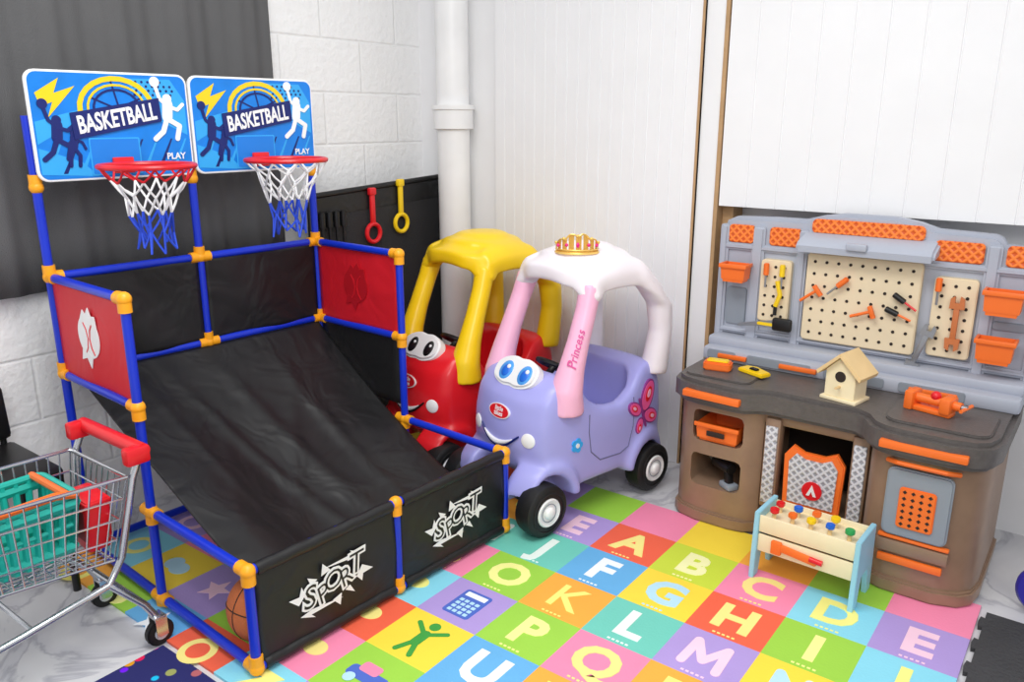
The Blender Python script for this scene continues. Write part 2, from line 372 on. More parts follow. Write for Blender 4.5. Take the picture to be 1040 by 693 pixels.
# ================= BASKETBALL GAME
BG=thing('basketball_arcade_game',(-1.489,.958,MZ),math.radians(86.7),'double-hoop toy basketball arcade with blue frame and black fabric','basketball game')
W=.91;H1=.28;H2=.575;H3=.86;YM=.46;YR=.91
def T(name,p,q,r=.0125): B().cyl(p,q,r,BLUE,seg=14).fin(name,BG)
xs=[0,W/2,W]
for x in xs:
    T('front_post',(x,0,.01),(x,0,H1)); T('rear_post',(x,YR,.01),(x,YR,1.30))
for x in (0,W):
    T('side_post',(x,YM,.01),(x,YM,H3)); 
    for z in (.02,H1): T('side_rail',(x,0,z),(x,YM,z))
    T('side_rail',(x,YM,.02),(x,YR,.02))
    for z in (H2,H3): T('side_rail',(x,YM,z),(x,YR,z))
for z in (.02,H1): T('front_rail',(0,0,z),(W,0,z))
for z in (.02,H2,H3): T('rear_rail',(0,YR,z),(W,YR,z))
def joint(x,y,z,dirs):
    j=B(); j.sph((x,y,z),.0195,ORC,seg=12)
    for d in dirs:
        d=Vector(d); j.cyl(Vector((x,y,z)),Vector((x,y,z))+d*.034,.0172,ORC,seg=12)
    j.fin('pipe_joint',BG,label='orange plastic pipe joint')
for x in xs:
    s=[(1,0,0)] if x==0 else ([(-1,0,0)] if x==W else [(1,0,0),(-1,0,0)])
    for z in(.02,H1): joint(x,0,z,([(0,0,1)] if z<.1 else [(0,0,-1)])+([(0,1,0)] if x!=xs[1] else []))
    for z in(.02,H2,H3): joint(x,YR,z,s+[(0,0,1)]+([(0,-1,0)] if x!=xs[1] else []))
    joint(x,YR,1.11,[(0,0,1)])
for x in(0,W):
    for z in(.02,H1,H2,H3): joint(x,YM,z,[(0,1,0),(0,0,-1)]+([(0,-1,0)] if z<H1+.01 else []))
def sheet(f,nu,nv,m,name,th=.003,**pr):
    bm=bmesh.new(); V=[[bm.verts.new(f(i/nu,k/nv)) for k in range(nv+1)] for i in range(nu+1)]
    for i in range(nu):
        for k in range(nv): bm.faces.new((V[i][k],V[i+1][k],V[i+1][k+1],V[i][k+1]))
    bmesh.ops.recalc_face_normals(bm,faces=bm.faces[:])
    me=bpy.data.meshes.new(name); bm.to_mesh(me); bm.free(); me.materials.append(m)
    o=place(name,me,BG,smooth=80,**pr); md=o.modifiers.new('s','SOLIDIFY'); md.thickness=th; md.offset=0; return o
def sst(t): t=max(0,min(1,t)); return t*t*(3-2*t)
def ramp(u,v):
    ze=.215-.125*sst((u-.08)/.35); pw=1.10+.30*sst(u/.4)
    y=YR-.01-(YR-.035)*v; z=ze+(H2-.01-ze)*(1-v)**pw
    sag=.012*math.sin(PI*v)*math.sin(PI*u)
    fade=math.sin(PI*min(1,v*1.05+.02))
    def g(c,w): return math.exp(-(c/w)**2)
    fold=(.010*g(u-.26-.30*v,.03)+.009*g(u-.46-.20*v,.035)+.007*g(u-.70-.08*v,.03)+.012*g(u+v*.7-.85,.035)*v+.008*g(u+v*.5-.50,.03)*v+.006*g(u-.15-.12*v,.025)+.0025*math.sin(22*u-9*v))*fade
    x=.030+(W-.05)*u
    return (x,y,z-sag+fold)
sheet(ramp,110,90,FAB,'ball_return_ramp',label='black wrinkled fabric ramp')
for k in(0,1):
    x0=xs[k]+.012;x1=xs[k+1]-.012
    sheet(lambda u,v:(x0+(x1-x0)*u,YR-.004+.006*math.sin(PI*u)*math.sin(7*u+5*v),H2+.0+(H3-H2)*v),30,14,FAB,'back_panel')
    sheet(lambda u,v:(x0+(x1-x0)*u,-.004+.004*math.sin(PI*v)*math.sin(9*u+4*v),.01+(H1-.01)*v),30,10,FAB,'front_panel')
    for z in(.022,H1-.002):
        c=B(); c.tube([(x0+.008+(x1-x0-.016)*q/16,-.001,z+.0012*math.sin(q*1.9)) for q in range(17)],.0160,FAB,12); c.fin('rail_sleeve',BG,label='black fabric sleeve over the front rail')
for sx in(0,W):
    sheet(lambda u,v:(sx+.004*math.sin(PI*u)*math.sin(6*u+5*v),YM+.01+(YR-YM-.02)*u,H2+(H3-H2)*v),20,14,REDF,'side_panel',label='red fabric side panel')
sheet(lambda u,v:(W,YM+.01+(YR-YM-.02)*u,.33+(H2-.33)*v),10,10,FAB,'side_panel',label='black fabric side panel')
WI=mat('white_print',(.96,.96,.96),.5); DR=mat('dark_red_print',(.72,.05,.11),.5)
for M,c in ((frame((-.006,.685,.72),(0,-1,0),(0,0,1)),WI),(frame((W-.006,.685,.72),(0,-1,0),(0,0,1)),DR)):
    e=B(); e.prism(circ(0,0.005,.064,n=32,ry=.060),'xy',0,.002,c,M=M)
    rc=REDP if c is WI else REDF
    e.stroke([(.058*math.cos(a)*.9-.055,.058*math.sin(a)*.9) for a in (-.9,-.5,0,.5,.9)],.004,rc,M,.001,.002); e.stroke([(-.058*math.cos(a)*.9+.060,.058*math.sin(a)*.9) for a in (-.9,-.5,0,.5,.9)],.004,rc,M,.0014,.002)
    e.prism([(-.045,.045),(-.020,.078),(-.005,.066),(.015,.088),(.028,.066),(.050,.068),(.056,.03),(.0,.05)],'xy',0,.0023,c,M=M)
    e.prism([(-.045,-.030),(-.058,-.068),(-.025,-.058),(-.005,-.085),(.012,-.050)],'xy',0,.0024,c,M=M)
    e.fin('ball_emblem',BG)
# graffiti
for k in(0,1):
    M=frame((xs[k]+.225,-.0125,.146),(1,0,0),(0,0,1))@Matrix.Rotation(math.radians(12),4,'Z')@Matrix.Diagonal((.84,.86,1,1))
    g=B()
    rot=(-12,10,-7,11,-8); sz=(.105,.085,.09,.085,.10)
    for pas in(0,1):
        for i,ch in enumerate('SPORT'):
            dx=-.090+.045*i; dy=.010*(-1)**i; R=Matrix.Translation((dx,dy,.00005*i if pas==0 else .0014))@Matrix.Rotation(math.radians(rot[i]),4,'Z')
            g.text(ch,sz[i],M@R,WI if pas==0 else FAB,ext=.0008 if pas==0 else .0006,off=.0065 if pas==0 else -.001,shear=.18)
    # jagged arrow strokes hugging the word
    for q,P in enumerate(([(-.13,-.03),(-.085,-.062),(-.095,-.045),(.02,-.066),(-.09,-.030)],[(.13,.03),(.085,.064),(.095,.047),(-.02,.068),(.09,.034)],[(-.125,.01),(-.15,.045),(-.115,.035),(-.10,.06),(-.095,.03)],[(.115,-.01),(.15,-.045),(.11,-.04),(.10,-.062),(.085,-.035)],[(-.03,.05),(-.015,.085),(.005,.05)],[(.02,-.05),(.005,-.085),(-.015,-.052)],[(-.07,.045),(-.075,.075),(-.045,.05)],[(.055,-.045),(.065,-.078),(.035,-.05)])):
        g.prism(P,'xy',-.0006,.0003+.00004*q,WI,M=M)
    g.fin('graffiti_print',BG,label='white jagged graffiti lettering print')
# boards + rims
for k in(0,1):
    cx=xs[k]+W/4-(.002 if k==0 else -.002)
    yb=YR-.030; bw=.453; bh=.296; zc=1.272
    bd=B(); bd.prism(rr(cx,zc,bw,bh,.028),'xz',yb,yb+.012,WI,.002); bd.prism(rr(cx,zc,bw-.012,bh-.012,.024),'xz',yb-.001,yb+.002,AZ)
    bo=bd.fin('backboard',BG,label='blue printed backboard')
    M=frame((cx-bw/2,yb-.001,zc-bh/2),(1,0,0),(0,0,1))
    d=B()
    d.prism([(.01,.10),(.12,.16),(.22,.20),(.12,.19),(.01,.16)],'xy',0,.0006,CYAN,M=M)
    d.prism([(.26,.28),(.40,.28),(.44,.22),(.44,.12),(.36,.16)],'xy',0,.00065,CYAN,M=M)
    d.prism([(.01,.02),(.16,.01),(.12,.05),(.04,.08),(.01,.09)],'xy',0,.0007,CYAN,M=M)
    for q in range(9): 
        x=.02+q*.045; d.prism([(x,.02),(x+.012,.02),(x+.055,.11),(x+.05,.11)],'xy',.0002,.0008+.00001*q,NAVY if q%2 else CYAN,M=M)
    for q in range(26): d.prism(circ(.29+.018*(q%7)+.006*((q//7)%2),.235+.012*(q//7),.004,8),'xy',.0006,.001,NAVY,M=M)
    d.prism([(.02,.235),(.085,.275),(.068,.235),(.125,.255),(.045,.17),(.062,.212),(.03,.200)],'xy',.0006,.0013,YEL,M=M)
    c0=(.235,.195)
    for R,w,mm,tt in((.104,.014,YEL,.0006),(.082,.006,YEL,.0007),(.066,.006,NAVY,.0008)):
        d.stroke([(c0[0]+R*math.cos(math.radians(a)),c0[1]+R*.80*math.sin(math.radians(a))) for a in range(-10,215,15)],w,mm,M,tt,.0006)
    d.stroke([(c0[0]-.07,c0[1]+.03),(c0[0],c0[1]+.0),(c0[0]+.07,c0[1]+.03)],.005,NAVY,M,.0006,.0005); d.stroke([(c0[0]-.01,c0[1]+.075),(c0[0]+.01,c0[1]-.02)],.005,NAVY,M,.0006,.0005)
    def fig(ox,oy,s,mm,pose):
        F=M@Matrix.Translation((ox,oy,0))@Matrix.Diagonal((s,s,1,1))
        d.prism(circ(0,.105,.013),'xy',.0008,.0032,mm,M=F)
        d.stroke([(0,.09),(-.004,.055)],.030,mm,F,.0020,.0008)
        if pose: 
            d.stroke([(0,.085),(-.022,.105),(-.03,.135)],.010,mm,F,.0022,.0008); d.stroke([(0,.085),(.028,.075),(.045,.09)],.010,mm,F,.0024,.0008)
            d.stroke([(-.004,.05),(.03,.03),(.02,-.005)],.014,mm,F,.0026,.0008); d.stroke([(-.006,.05),(-.02,.015),(-.045,-.005)],.014,mm,F,.0028,.0008); d.prism(circ(-.032,.15,.014),'xy',.0008,.0033,mm,M=F)
        else:
            d.stroke([(0,.085),(.03,.07),(.04,.045)],.010,mm,F,.0022,.0008); d.stroke([(0,.085),(-.03,.06)],.010,mm,F,.0024,.0008)
            d.stroke([(-.004,.05),(.015,.02),(.01,-.02)],.014,mm,F,.0026,.0008); d.stroke([(-.006,.05),(-.02,.015),(-.025,-.02)],.014,mm,F,.0028,.0008)
    fig(.385,.115,1.05,WI,1); fig(.065,.065,.95,NAVY,1); fig(.105,.055,.7,NAVY,0)
    d.prism(rr(.215,.064,.145,.104,.004),'xy',.0018,.0026,CYAN,M=M); d.prism(rr(.215,.064,.137,.096,.003),'xy',.0026,.0036,AZ2,M=M)
    Mb=M@Matrix.Translation((.230,.168,.0055))@Matrix.Rotation(math.radians(10),4,'Z')
    d.prism([(-.132,-.034),(.128,-.030),(.136,.036),(-.124,.038)],'xy',-.004,.0,NAVY,M=Mb)
    d.text('BASKETBALL',.066,Mb@Matrix.Translation((0,0,.0006)),WI,ext=.0005,off=.0018,shear=.12,sx=.62)
    d.text('PLAY',.026,M@Matrix.Translation((.395,.058,.0045)),WI,ext=.0004,off=.0006)
    d.fin('backboard_print',bo,smooth=0)
    hc=Vector((xs[k]+W/4,YR-.185,1.165)); R=.125
    h=B(); h.ring(hc,R,.0075,REDP,seg=40); h.box(hc.x-.03,hc.x+.03,yb-.018,yb-.008,1.14,1.185,REDP,.003)
    h.tube([(hc.x-.02,yb-.009,1.165),(hc.x-.045,hc.y+R*.93,1.165)],.005,REDP); h.tube([(hc.x+.02,yb-.009,1.165),(hc.x+.045,hc.y+R*.93,1.165)],.005,REDP)
    h.tube([(hc.x,yb-.009,1.145),(hc.x,hc.y+R,1.162)],.005,REDP)
    ho=h.fin('hoop',BG,label='red plastic basketball rim')
    n=B(); NR=mat('net_red',(.85,.1,.15),.7);NW=mat('net_white',(.94,.94,.94),.7);NB=mat('net_blue',(.15,.30,.82),.7)
    lv=[(R,1.160),(R*.78,1.125),(R*.57,1.08),(R*.44,1.035),(R*.37,.99),(R*.37,.935)]
    K=10; random.seed(40+k)
    nodes={}
    for l in range(6):
        for q2 in range(2*K):
            a=2*PI*(q2/2)/K; jt=0 if l==0 else .006+.002*l
            nodes[(l,q2)]=hc+Vector((lv[l][0]*math.cos(a)+random.uniform(-jt,jt),lv[l][0]*math.sin(a)+random.uniform(-jt,jt),lv[l][1]-hc.z+random.uniform(-jt,jt)))
    for l in range(5):
        for q in range(K):
            q2=(2*q+(l%2))%(2*K)
            for sgn in(1,-1):
                p0=nodes[(l,q2)]; p1=nodes[(l+1,(q2+sgn)%(2*K))]; mid=(p0+p1)/2+Vector((0,0,-.003))
                n.tube([p0,mid,p1],.0033,(NR,NW,NW,NB,NB)[l] if k==0 else (NW,NW,NW,NB,NB)[l],5)
    n.fin('net',ho,label='red white and blue cord net')
# ball
BALL=mat('ball_orange',(.82,.45,.25),.6,bump=.5,bscale=300)
b=B(); b.sph((0,0,0),.09,BALL,seg=32)
for ax in((1,0,0),(0,1,0),(0,.3,1)): b.ring((0,0,0),.0898,.0016,BLACKP,ax,seg=40,s2=6)
o=b.fin('basketball',label='small orange rubber basketball inside the arcade frame',category='ball'); o.location=(-1.60,1.064,.09+MZ)

# ================= RIDE-ON CARS
def coupe(name,loc,ang,label,body,roofm,postm,princess):
    E=thing(name,loc,ang,label,'toy car')
    WF=.235; WR=-.285
    a=B()
    prof=[(.19,.15),(.24,.19),(.258,.27),(.255,.34),(.235,.42),(.19,.465),(.12,.500),(.065,.475),(.02,.405),(-.04,.370),(-.12,.362),(-.19,.395),(-.25,.45),(-.31,.475),(-.37,.455),(-.40,.38),(-.405,.27),(-.385,.18),(-.35,.12),(.15,.12)]
    a.prism(prof,'xz',-.200,.200,body)
    for x,rr_ in((WF-.02,.122),(WR,.130)):
        for s in(1,-1): a.cyl((x,s*.10,.105),(x,s*.222,.105),rr_,body,seg=40)
    c1=B(); c1.prism(rr(-.10,0,.32,.315,.08,6),'xy',.2,.7,body)
    c2=B()
    for x in(WF,WR):
        for s in(1,-1): c2.cyl((x,s*.125,.09),(x,s*.3,.09),.102,body,seg=40)
    c3=B(); c3.box(-.6,.6,-.4,.4,-.3,.105,body)
    def df(v):
        x,y,z=v; f=max(0,min(1,(x-.05)/.21)); r=max(0,min(1,(-x-.15)/.25)); t=max(0,min(1,(z-.24)/.26))
        w=(1-.13*f*f)*(1-.16*r*r)*(1-.13*t*t)*(1.02)
        x2=x-.045*f*(y/.2)**2+.03*r*(y/.2)**2
        return Vector((x2,y*w,z))
    me=voxshape(a,[c1,c2,c3],.008,8,df,body,pre=14)
    bo=place('body',me,E,smooth=60)
    bm=bmesh.new(); bm.from_mesh(me); bvh=BVHTree.FromBMesh(bm); bm.free()
    def hit(o,d,lift=.001):
        p,n,_,_=bvh.ray_cast(Vector(o),Vector(d).normalized())
        if p is None: return None,-Vector(d).normalized()
        return p+n*lift,n
    a=B(); a.prism(rr(-.130,0,.37,.375,.14,12),'xy',.800,.858,roofm); a.prism(rr(-.135,0,.29,.29,.13,10),'xy',.85,.880,roofm); a.prism(rr(-.135,0,.19,.19,.09,10),'xy',.87,.892,roofm)
    for s in(1,-1): 
        a.tube([(-.16,s*.138,.838),(-.24,s*.146,.83),(-.30,s*.154,.785),(-.342,s*.162,.70),(-.355,s*.165,.58),(-.340,s*.155,.42)],[.040,.050,.054,.048,.043,.050],roofm,16)
        a.tube([(.0,s*.148,.835),(-.1,s*.150,.842),(-.2,s*.148,.836)],[.040,.040,.040],roofm,12)
        a.tube([(-.02,s*.150,.765),(-.005,s*.148,.80),(-.02,s*.138,.83)],[.040,.046,.042],roofm,12)
    me=voxshape(a,None,.008,20,lambda v:Vector((v.x,v.y,v.z-(.75*(v.x+.12)**2+1.3*v.y**2)*max(0,min(1,(v.z-.66)/.14)))),roofm,pre=False)
    place('roof',me,E,smooth=60)
    for s in(1,-1):
        a=B(); a.tube([(.105,s*.158,.38),(.105,s*.164,.45),(.085,s*.165,.52),(.055,s*.162,.60),(.015,s*.156,.70),(-.012,s*.148,.775)],[.064,.054,.043,.037,.035,.038],postm,16)
        a.tube([(.06,s*.165,.40),(.10,s*.166,.42),(.15,s*.158,.42)],[.03,.048,.03],postm,12)
        me=voxshape(a,None,.007,6,None,postm,pre=False); place('roof_post',me,E,smooth=60)
    for x in(WF,WR):
        for s in(1,-1):
            M=Matrix.Translation((x,s*.190,.088))@Matrix.Rotation(-s*PI/2,4,'X')
            t=B(); t.lathe([(.046,-.034),(.076,-.036),(.085,-.029),(.088,-.012),(.088,.012),(.085,.029),(.076,.036),(.050,.038),(.046,.028)],TYRE,M,seg=40)
            t.ring((x,s*.190+s*.0375,.088),.065,.0025,TYRE,(0,1,0),40,6)
            wo=t.fin('wheel',E)
            h=B(); h.lathe([(.048,.022),(.048,.038),(.044,.042),(.036,.038),(.022,.036),(.019,.046),(.014,.050),(.003,.051)],WHITE if princess else SILV,M,seg=36)
            h.ring((x,s*(.190+.0385),.088),.030,.0015,MGR,(0,1,0),30,6)
            h.fin('hub_cap',wo,label='plain pale plastic hub cap')
    for x in(WF,WR): B().cyl((x,-.16,.088),(x,.16,.088),.008,BLACKP).fin('axle',E)
    Me=frame((.172,0,.487),(0,1,0),(-.62,0,.78))
    ey=B()
    P=[]
    for q in range(48):
        t=2*PI*q/48; x_=.100*math.cos(t); y_=.060*math.sin(t)*(1+.10*math.cos(2*t+PI)) ; y_=.056*math.copysign(abs(math.sin(t))**.75,math.sin(t))*(1-.10*math.exp(-(x_/.02)**2)); P.append((x_,y_))
    ey.prism(P,'xy',-.03,.012,WHITE,.008,M=Me,seg=4)
    ey.fin('headlight_eyes',E,label='white joined oval eyes raised on the bonnet')
    for s in(1,-1):
        ps=B(); c=Vector((s*.045+.006,-.004,.010))
        if princess: ps.sph(c,(.031,.036,.007),PUPIL,M=Me); ps.sph(c+Vector((.002,-.002,.004)),(.019,.023,.006),EYEB,M=Me); ps.sph(c+Vector((.010,.012,.0075)),(.008,.008,.004),WHITE,M=Me)
        else: ps.sph(c,(.024,.032,.008),BLACKP,M=Me); ps.sph(c+Vector((.008,.010,.006)),(.006,.006,.004),WHITE,M=Me)
        ps.fin('pupil',E,label='blue printed pupil' if princess else 'black printed pupil')
    for s in(1,-1):
        p,n=hit((1,s*.125,.30),(-1,0,0),-.006); q=Vector((0,0,1)).rotation_difference(n).to_matrix().to_4x4()
        B().lathe([(.0001,.012),(.018,.011),(.024,.008),(.027,0)],WHITE,Matrix.Translation(p)@q).fin('headlight',E,label='round white lamp disc')
    f=B(); pts=[]
    for k in range(15):
        y=-.092+.184*k/14; z=.308-.050*math.sin(PI*k/14); p,n=hit((1,y,z),(-1,0,0),.002); pts.append(p)
    f.tube(pts,[.003+.004*math.sin(PI*k/14) for k in range(15)],NAVY if princess else BLACKP,8)
    pts=[]
    for k in range(11):
        y=-.070+.14*k/10; p,n=hit((1,y,.306-.036*math.sin(PI*(k+1.5)/13)),(-1,0,0),.003); pts.append(p)
    f.tube(pts,[.002+.007*math.sin(PI*k/10) for k in range(11)],WHITE,8)
    f.fin('smile',E,label='smiling mouth print')
    p,n=hit((1,0,.372),(-1,0,0),.001); 
    r=Vector((0,1,0)); M=frame(p,r,n.cross(r))
    l=B(); l.prism(circ(0,0,.050,ry=.025,n=32),'xy',-.006,.002,WHITE,M=M); l.prism(circ(0,0,.046,ry=.022,n=32),'xy',.002,.003,REDP,M=M); l.text('little',.022,M@Matrix.Translation((0,.008,.0034)),WHITE,.0003,.0004); l.text('tikes',.022,M@Matrix.Translation((0,-.008,.0034)),WHITE,.0003,.0004)
    l.fin('maker_badge',E)
    d=B(); seam=[(.03,.36),(.035,.30),(.025,.23),(-.02,.19),(-.12,.185),(-.160,.20),(-.185,.27),(-.19,.33),(-.19,.37)]
    pts=[h_ for h_ in (hit((x,1,z),(0,-1,0),-.0005)[0] for x,z in seam) if h_ is not None and h_.y>.12]
    d.tube(pts,.0026,mat('seam_'+body.name,tuple(.62*c for c in ((.65,.65,.90) if princess else (.88,.11,.15))),.5),6)
    d.fin('door_seam',E)
    st=B(); c=Vector((.0,0,.475)); st.ring(c,.062,.009,BLACKP,(-.6,0,1),24); st.cyl(c,c+Vector((.10,0,-.07)),.012,BLACKP); st.cyl(c+Vector((-.01,-.055,-.004)),c+Vector((-.01,.055,-.004)),.008,BLACKP); st.fin('steering_wheel',E)
    se=B(); se.box(-.245,-.09,-.145,.145,.19,.27,body,.02); se.fin('seat',E)
    if princess:
        w=B(); BP=mat('butterfly_pink',(.93,.36,.62),.4); BPd=mat('butterfly_purple',(.55,.22,.52),.4)
        p,n=hit((-.235,1,.300),(0,-1,0),.001); r=Vector((-1,0,0)); r=(r-n*r.dot(n)).normalized(); u=n.cross(r); M=frame(p,r,u)@Matrix.Rotation(math.radians(20),4,'Z')
        for ax,ay,rx,ry,rt in((.050,.042,.062,.036,42),(-.030,.038,.040,.024,130),(.040,-.034,.044,.028,-40),(-.028,-.032,.030,.020,225)):
            Mw=M@Matrix.Translation((ax,ay,0))@Matrix.Rotation(math.radians(rt),4,'Z')
            w.prism(circ(0,0,rx,ry=ry),'xy',-.016,.0015,BPd,M=Mw); w.prism(circ(.002,0,rx*.86,ry=ry*.82),'xy',.0015,.003,BP,M=Mw); w.prism(circ(.008,0,rx*.45,ry=ry*.45),'xy',.003,.004,REDP,M=Mw); w.prism(circ(.010,0,rx*.25,ry=ry*.25),'xy',.004,.005,PINKP,M=Mw)
        w.stroke([(0,-.05),(0,.06)],.010,BPd,M,.003,.002); w.fin('butterfly_decal',E,label='pink and purple butterfly sticker')
        p,n=hit((.09,1,.27),(0,-1,0),.001)
        if p is not None:
            w=B(); M=frame(p,Vector((-1,0,0)),(0,0,1))
            for q in range(5):
                aa=2*PI*q/5; w.prism(circ(.014*math.cos(aa),.014*math.sin(aa),.011),'xy',-.006,.002+.0001*q,CYAN,M=M)
            w.prism(circ(0,0,.008),'xy',.002,.004,WHITE,M=M); w.fin('flower_decal',E)
        pm=bpy.data.objects['roof_post'].data; bm=bmesh.new(); bm.from_mesh(pm); bv=BVHTree.FromBMesh(bm); bm.free()
        # wrap each letter onto the post surface
        w=B(); word='Princess'; nn=Vector((.70,.70,.12)).normalized(); INKM=mat('magenta_ink',(.84,.30,.58),.4)
        adv=[.020,.015,.009,.017,.016,.017,.016,.016]; s_=-.062
        for q,chh in enumerate(word):
            s_+=adv[q]*.5
            zc_=.585+s_*.94; xc_=.062-.35*s_; yc_=.163
            p,_n,_,_=bv.ray_cast(Vector((xc_,yc_,zc_))+nn*.3,-nn)
            if p is not None:
                w.text(chh,.036 if q else .044,frame(p+nn*.0005,(-.33,-.06,.94),(.68,-.72,.19)),INKM,.0025,.0003,.25)
            s_+=adv[q]*.5
        w.fin('post_lettering',E,label='magenta script lettering')
    return E
coupe('ride_on_toy_car',(-1.475,2.20,MZ),math.radians(-102),'lavender ride-on toy car with pink posts and white roof',LAV,ROOFW,PINKP,True)
coupe('ride_on_toy_car',(-1.970,2.265,.001),math.radians(-98),'red ride-on toy car with yellow roof and posts',REDP,YEL,YEL,False)
# tiara
c=B(); R=.070; pts=[]
for k in range(41):
    a=PI*k/40*1.1-PI*.05; pts.append((a,.024+.034*max(0,math.sin(a))**2+.012*abs(math.cos(a*5))))
bm=bmesh.new(); V=[]
for a,h in pts: V.append([bm.verts.new((R*math.cos(a),-R*.7*math.sin(a),z)) for z in(0,.014,h)])
for i in range(40):
    for k in(0,1):
        if k==1 and i%4==1: continue
        bm.faces.new((V[i][k],V[i+1][k],V[i+1][k+1],V[i][k+1]))
bmesh.ops.solidify(bm,geom=bm.faces[:],thickness=.003)
c.merge(bm,GOLD); c.tube([(R*math.cos(a),-R*.7*math.sin(a)-.001,.004) for a,h in pts],.004,GOLD); c.tube([(R*math.cos(a),-R*.7*math.sin(a)-.001,.015) for a,h in pts],.002,GOLD); c.tube([(R*math.cos(a),-R*.7*math.sin(a)-.001,h) for a,h in pts],.003,GOLD)
for a,h in pts[4::8]: c.sph((R*math.cos(a),-R*.7*math.sin(a)-.002,h+.004),.0055,GOLD,seg=8)
GEM=mat('pink_gem',(.90,.15,.50),.1)
for i,q in enumerate((8,14,20,26,32)): a,h=pts[q]; c.sph((R*math.cos(a)*1.04,-R*.7*math.sin(a)*1.03-.002,.018+h*.25),(.006,.006,.009 if q==20 else .006),GEM,seg=10)
o=c.fin('toy_tiara',label='ornate gold toy tiara with pink gems on car roof',category='tiara'); o.location=(-1.42,2.24,.874); o.rotation_euler=(0,0,math.radians(35))

# ================= WORKBENCH
BZ=MZ
WB=thing('toy_workbench',(-.62,2.5,BZ),0,'brown and grey plastic toy workbench with orange trim','toy workbench')
def wf(b,name,par=WB,**k): return b.fin(name,par,world=True,**k)
pl=[(-1.08,2.70),(-1.08,2.42),(-1.07,2.37),(-1.04,2.34),(-.98,2.325),(-.87,2.325),(-.82,2.335),(-.79,2.36),(-.785,2.40),(-.785,2.70)]
a=B(); a.prism(pl,'xy',BZ,.43,BROWN,.006)
c=B(); c.box(-1.015,-.845,2.2,2.6,.29,.395,BROWN,.02); c2=B(); c2.box(-1.015,-.845,2.2,2.6,.135,.245,BROWN,.02)
me=voxshape(a,[c,c2],0,0,None,BROWN,pre=False); lc_=place('cabinet',me,WB,smooth=35,world=True)
pr=[(-.475,2.70),(-.475,2.38),(-.465,2.32),(-.44,2.285),(-.385,2.262),(-.26,2.262),(-.20,2.285),(-.172,2.32),(-.162,2.38),(-.162,2.70)]
a=B(); a.prism(pr,'xy',BZ,.43,BROWN,.006); rc_=wf(a,'cabinet')
a=B(); sc2=[( (x+.62)*1.012-.62, 2.7-(2.7-y)*1.03) for x,y in pl]; a.prism(sc2,'xy',BZ,.05,BROWN,.006); sc3=[((x+.32)*1.05-.32,2.7-(2.7-y)*1.03) for x,y in pr]; a.prism(sc3,'xy',BZ,.05,BROWN,.006)
a.box(-.80,-.47,2.38,2.70,BZ,.12,BROWN,.01); a.box(-.80,-.47,2.60,2.70,.1,.43,HOLE)
a.box(-.80,-.46,2.36,2.45,.385,.43,BROWN,.008)
wf(a,'base')
for x0 in(-.785,-.525):
    a=B(); a.box(x0,x0+.05,2.345,2.39,.11,.41,BROWN,.008); a.box(x0+.007,x0+.043,2.338,2.35,.13,.385,DGRY,.002); wf(a,'pillar',label='grey diamond-plate pillar')
a=B(); P=[(-.715,.13),(-.545,.13),(-.54,.30),(-.565,.335),(-.60,.318),(-.66,.318),(-.695,.335),(-.72,.30)]
a.prism(P,'xz',2.355,2.375,ORG,.004); P2=[(-.63+(x+.63)*.80,.235+(z-.235)*.78) for x,z in P]; a.prism(P2,'xz',2.348,2.356,DGRY)
a.prism(circ(-.625,.205,.030),'xz',2.344,2.349,REDP); a.prism([(-.640,.190),(-.625,.226),(-.610,.190),(-.619,.190),(-.625,.205),(-.631,.190)],'xz',2.341,2.345,WHITE); wf(a,'emblem_panel',label='orange panel with red triangle emblem')
d=B(); d.prism(rr(-.322,.285,.165,.20,.02),'xz',2.248,2.265,MGR,.005); do=wf(d,'door',rc_,label='grey door')
g=B(); g.prism(rr(-.322,.275,.092,.12,.01),'xz',2.242,2.25,ORG,.003)
for i in range(4):
    for k in range(6): g.prism(circ(-.354+.0213*i,.228+.0188*k,.0055,4),'xz',2.2405,2.2425,HOLE)
wf(g,'door_grille',do,label='orange perforated grille')
g=B(); g.tube([(-.41,2.262,.398),(-.38,2.235,.405),(-.26,2.235,.405),(-.232,2.262,.398)],.007,ORG); wf(g,'door_handle',do,label='orange handle')
g=B(); g.box(-.405,-.24,2.248,2.262,.10,.122,ORG,.004); g.box(-.415,-.23,2.250,2.264,.13,.168,BROWN,.005); wf(g,'kick_trim',rc_,label='orange trim strip')
g=B(); g.box(-.41,-.23,2.25,2.266,.172,.182,ORG,.003); wf(g,'hinge_strip',rc_,label='orange strip')
cp_=[(-1.095,2.70),(-1.095,2.38),(-1.085,2.335),(-1.05,2.305),(-.99,2.290),(-.87,2.282),(-.83,2.29),(-.80,2.315),(-.77,2.328),(-.52,2.322),(-.49,2.30),(-.465,2.255),(-.43,2.232),(-.38,2.222),(-.26,2.222),(-.20,2.235),(-.165,2.265),(-.148,2.33),(-.145,2.70)]
a=B(); a.prism(cp_,'xy',.42,.50,DGR,.014,seg=4)
a.prism(rr(-.955,2.42,.22,.16,.03),'xy',.498,.506,DGR,.003); a.prism(rr(-.31,2.39,.26,.22,.04),'xy',.498,.508,DGR,.003)
wf(a,'countertop',label='dark grey speckled countertop')
a=B(); a.box(-1.035,-.845,2.272,2.30,.448,.470,ORG,.004,rot=(0,0,-.04)); wf(a,'counter_trim',label='orange trim strip')
a=B(); a.box(-.43,-.215,2.212,2.24,.446,.468,ORG,.004); wf(a,'counter_trim',label='orange trim strip')
a=B(); 
Pb=[(-1.09,.50),(-1.09,.93),(-1.08,.965),(-1.05,.98),(-.90,.985),(-.82,.985),(-.77,1.0),(-.70,1.012),(-.55,1.012),(-.48,1.0),(-.43,.985),(-.28,.98),(-.262,.972),(-.25,.955),(-.165,.95),(-.148,.94),(-.142,.92),(-.142,.50)]
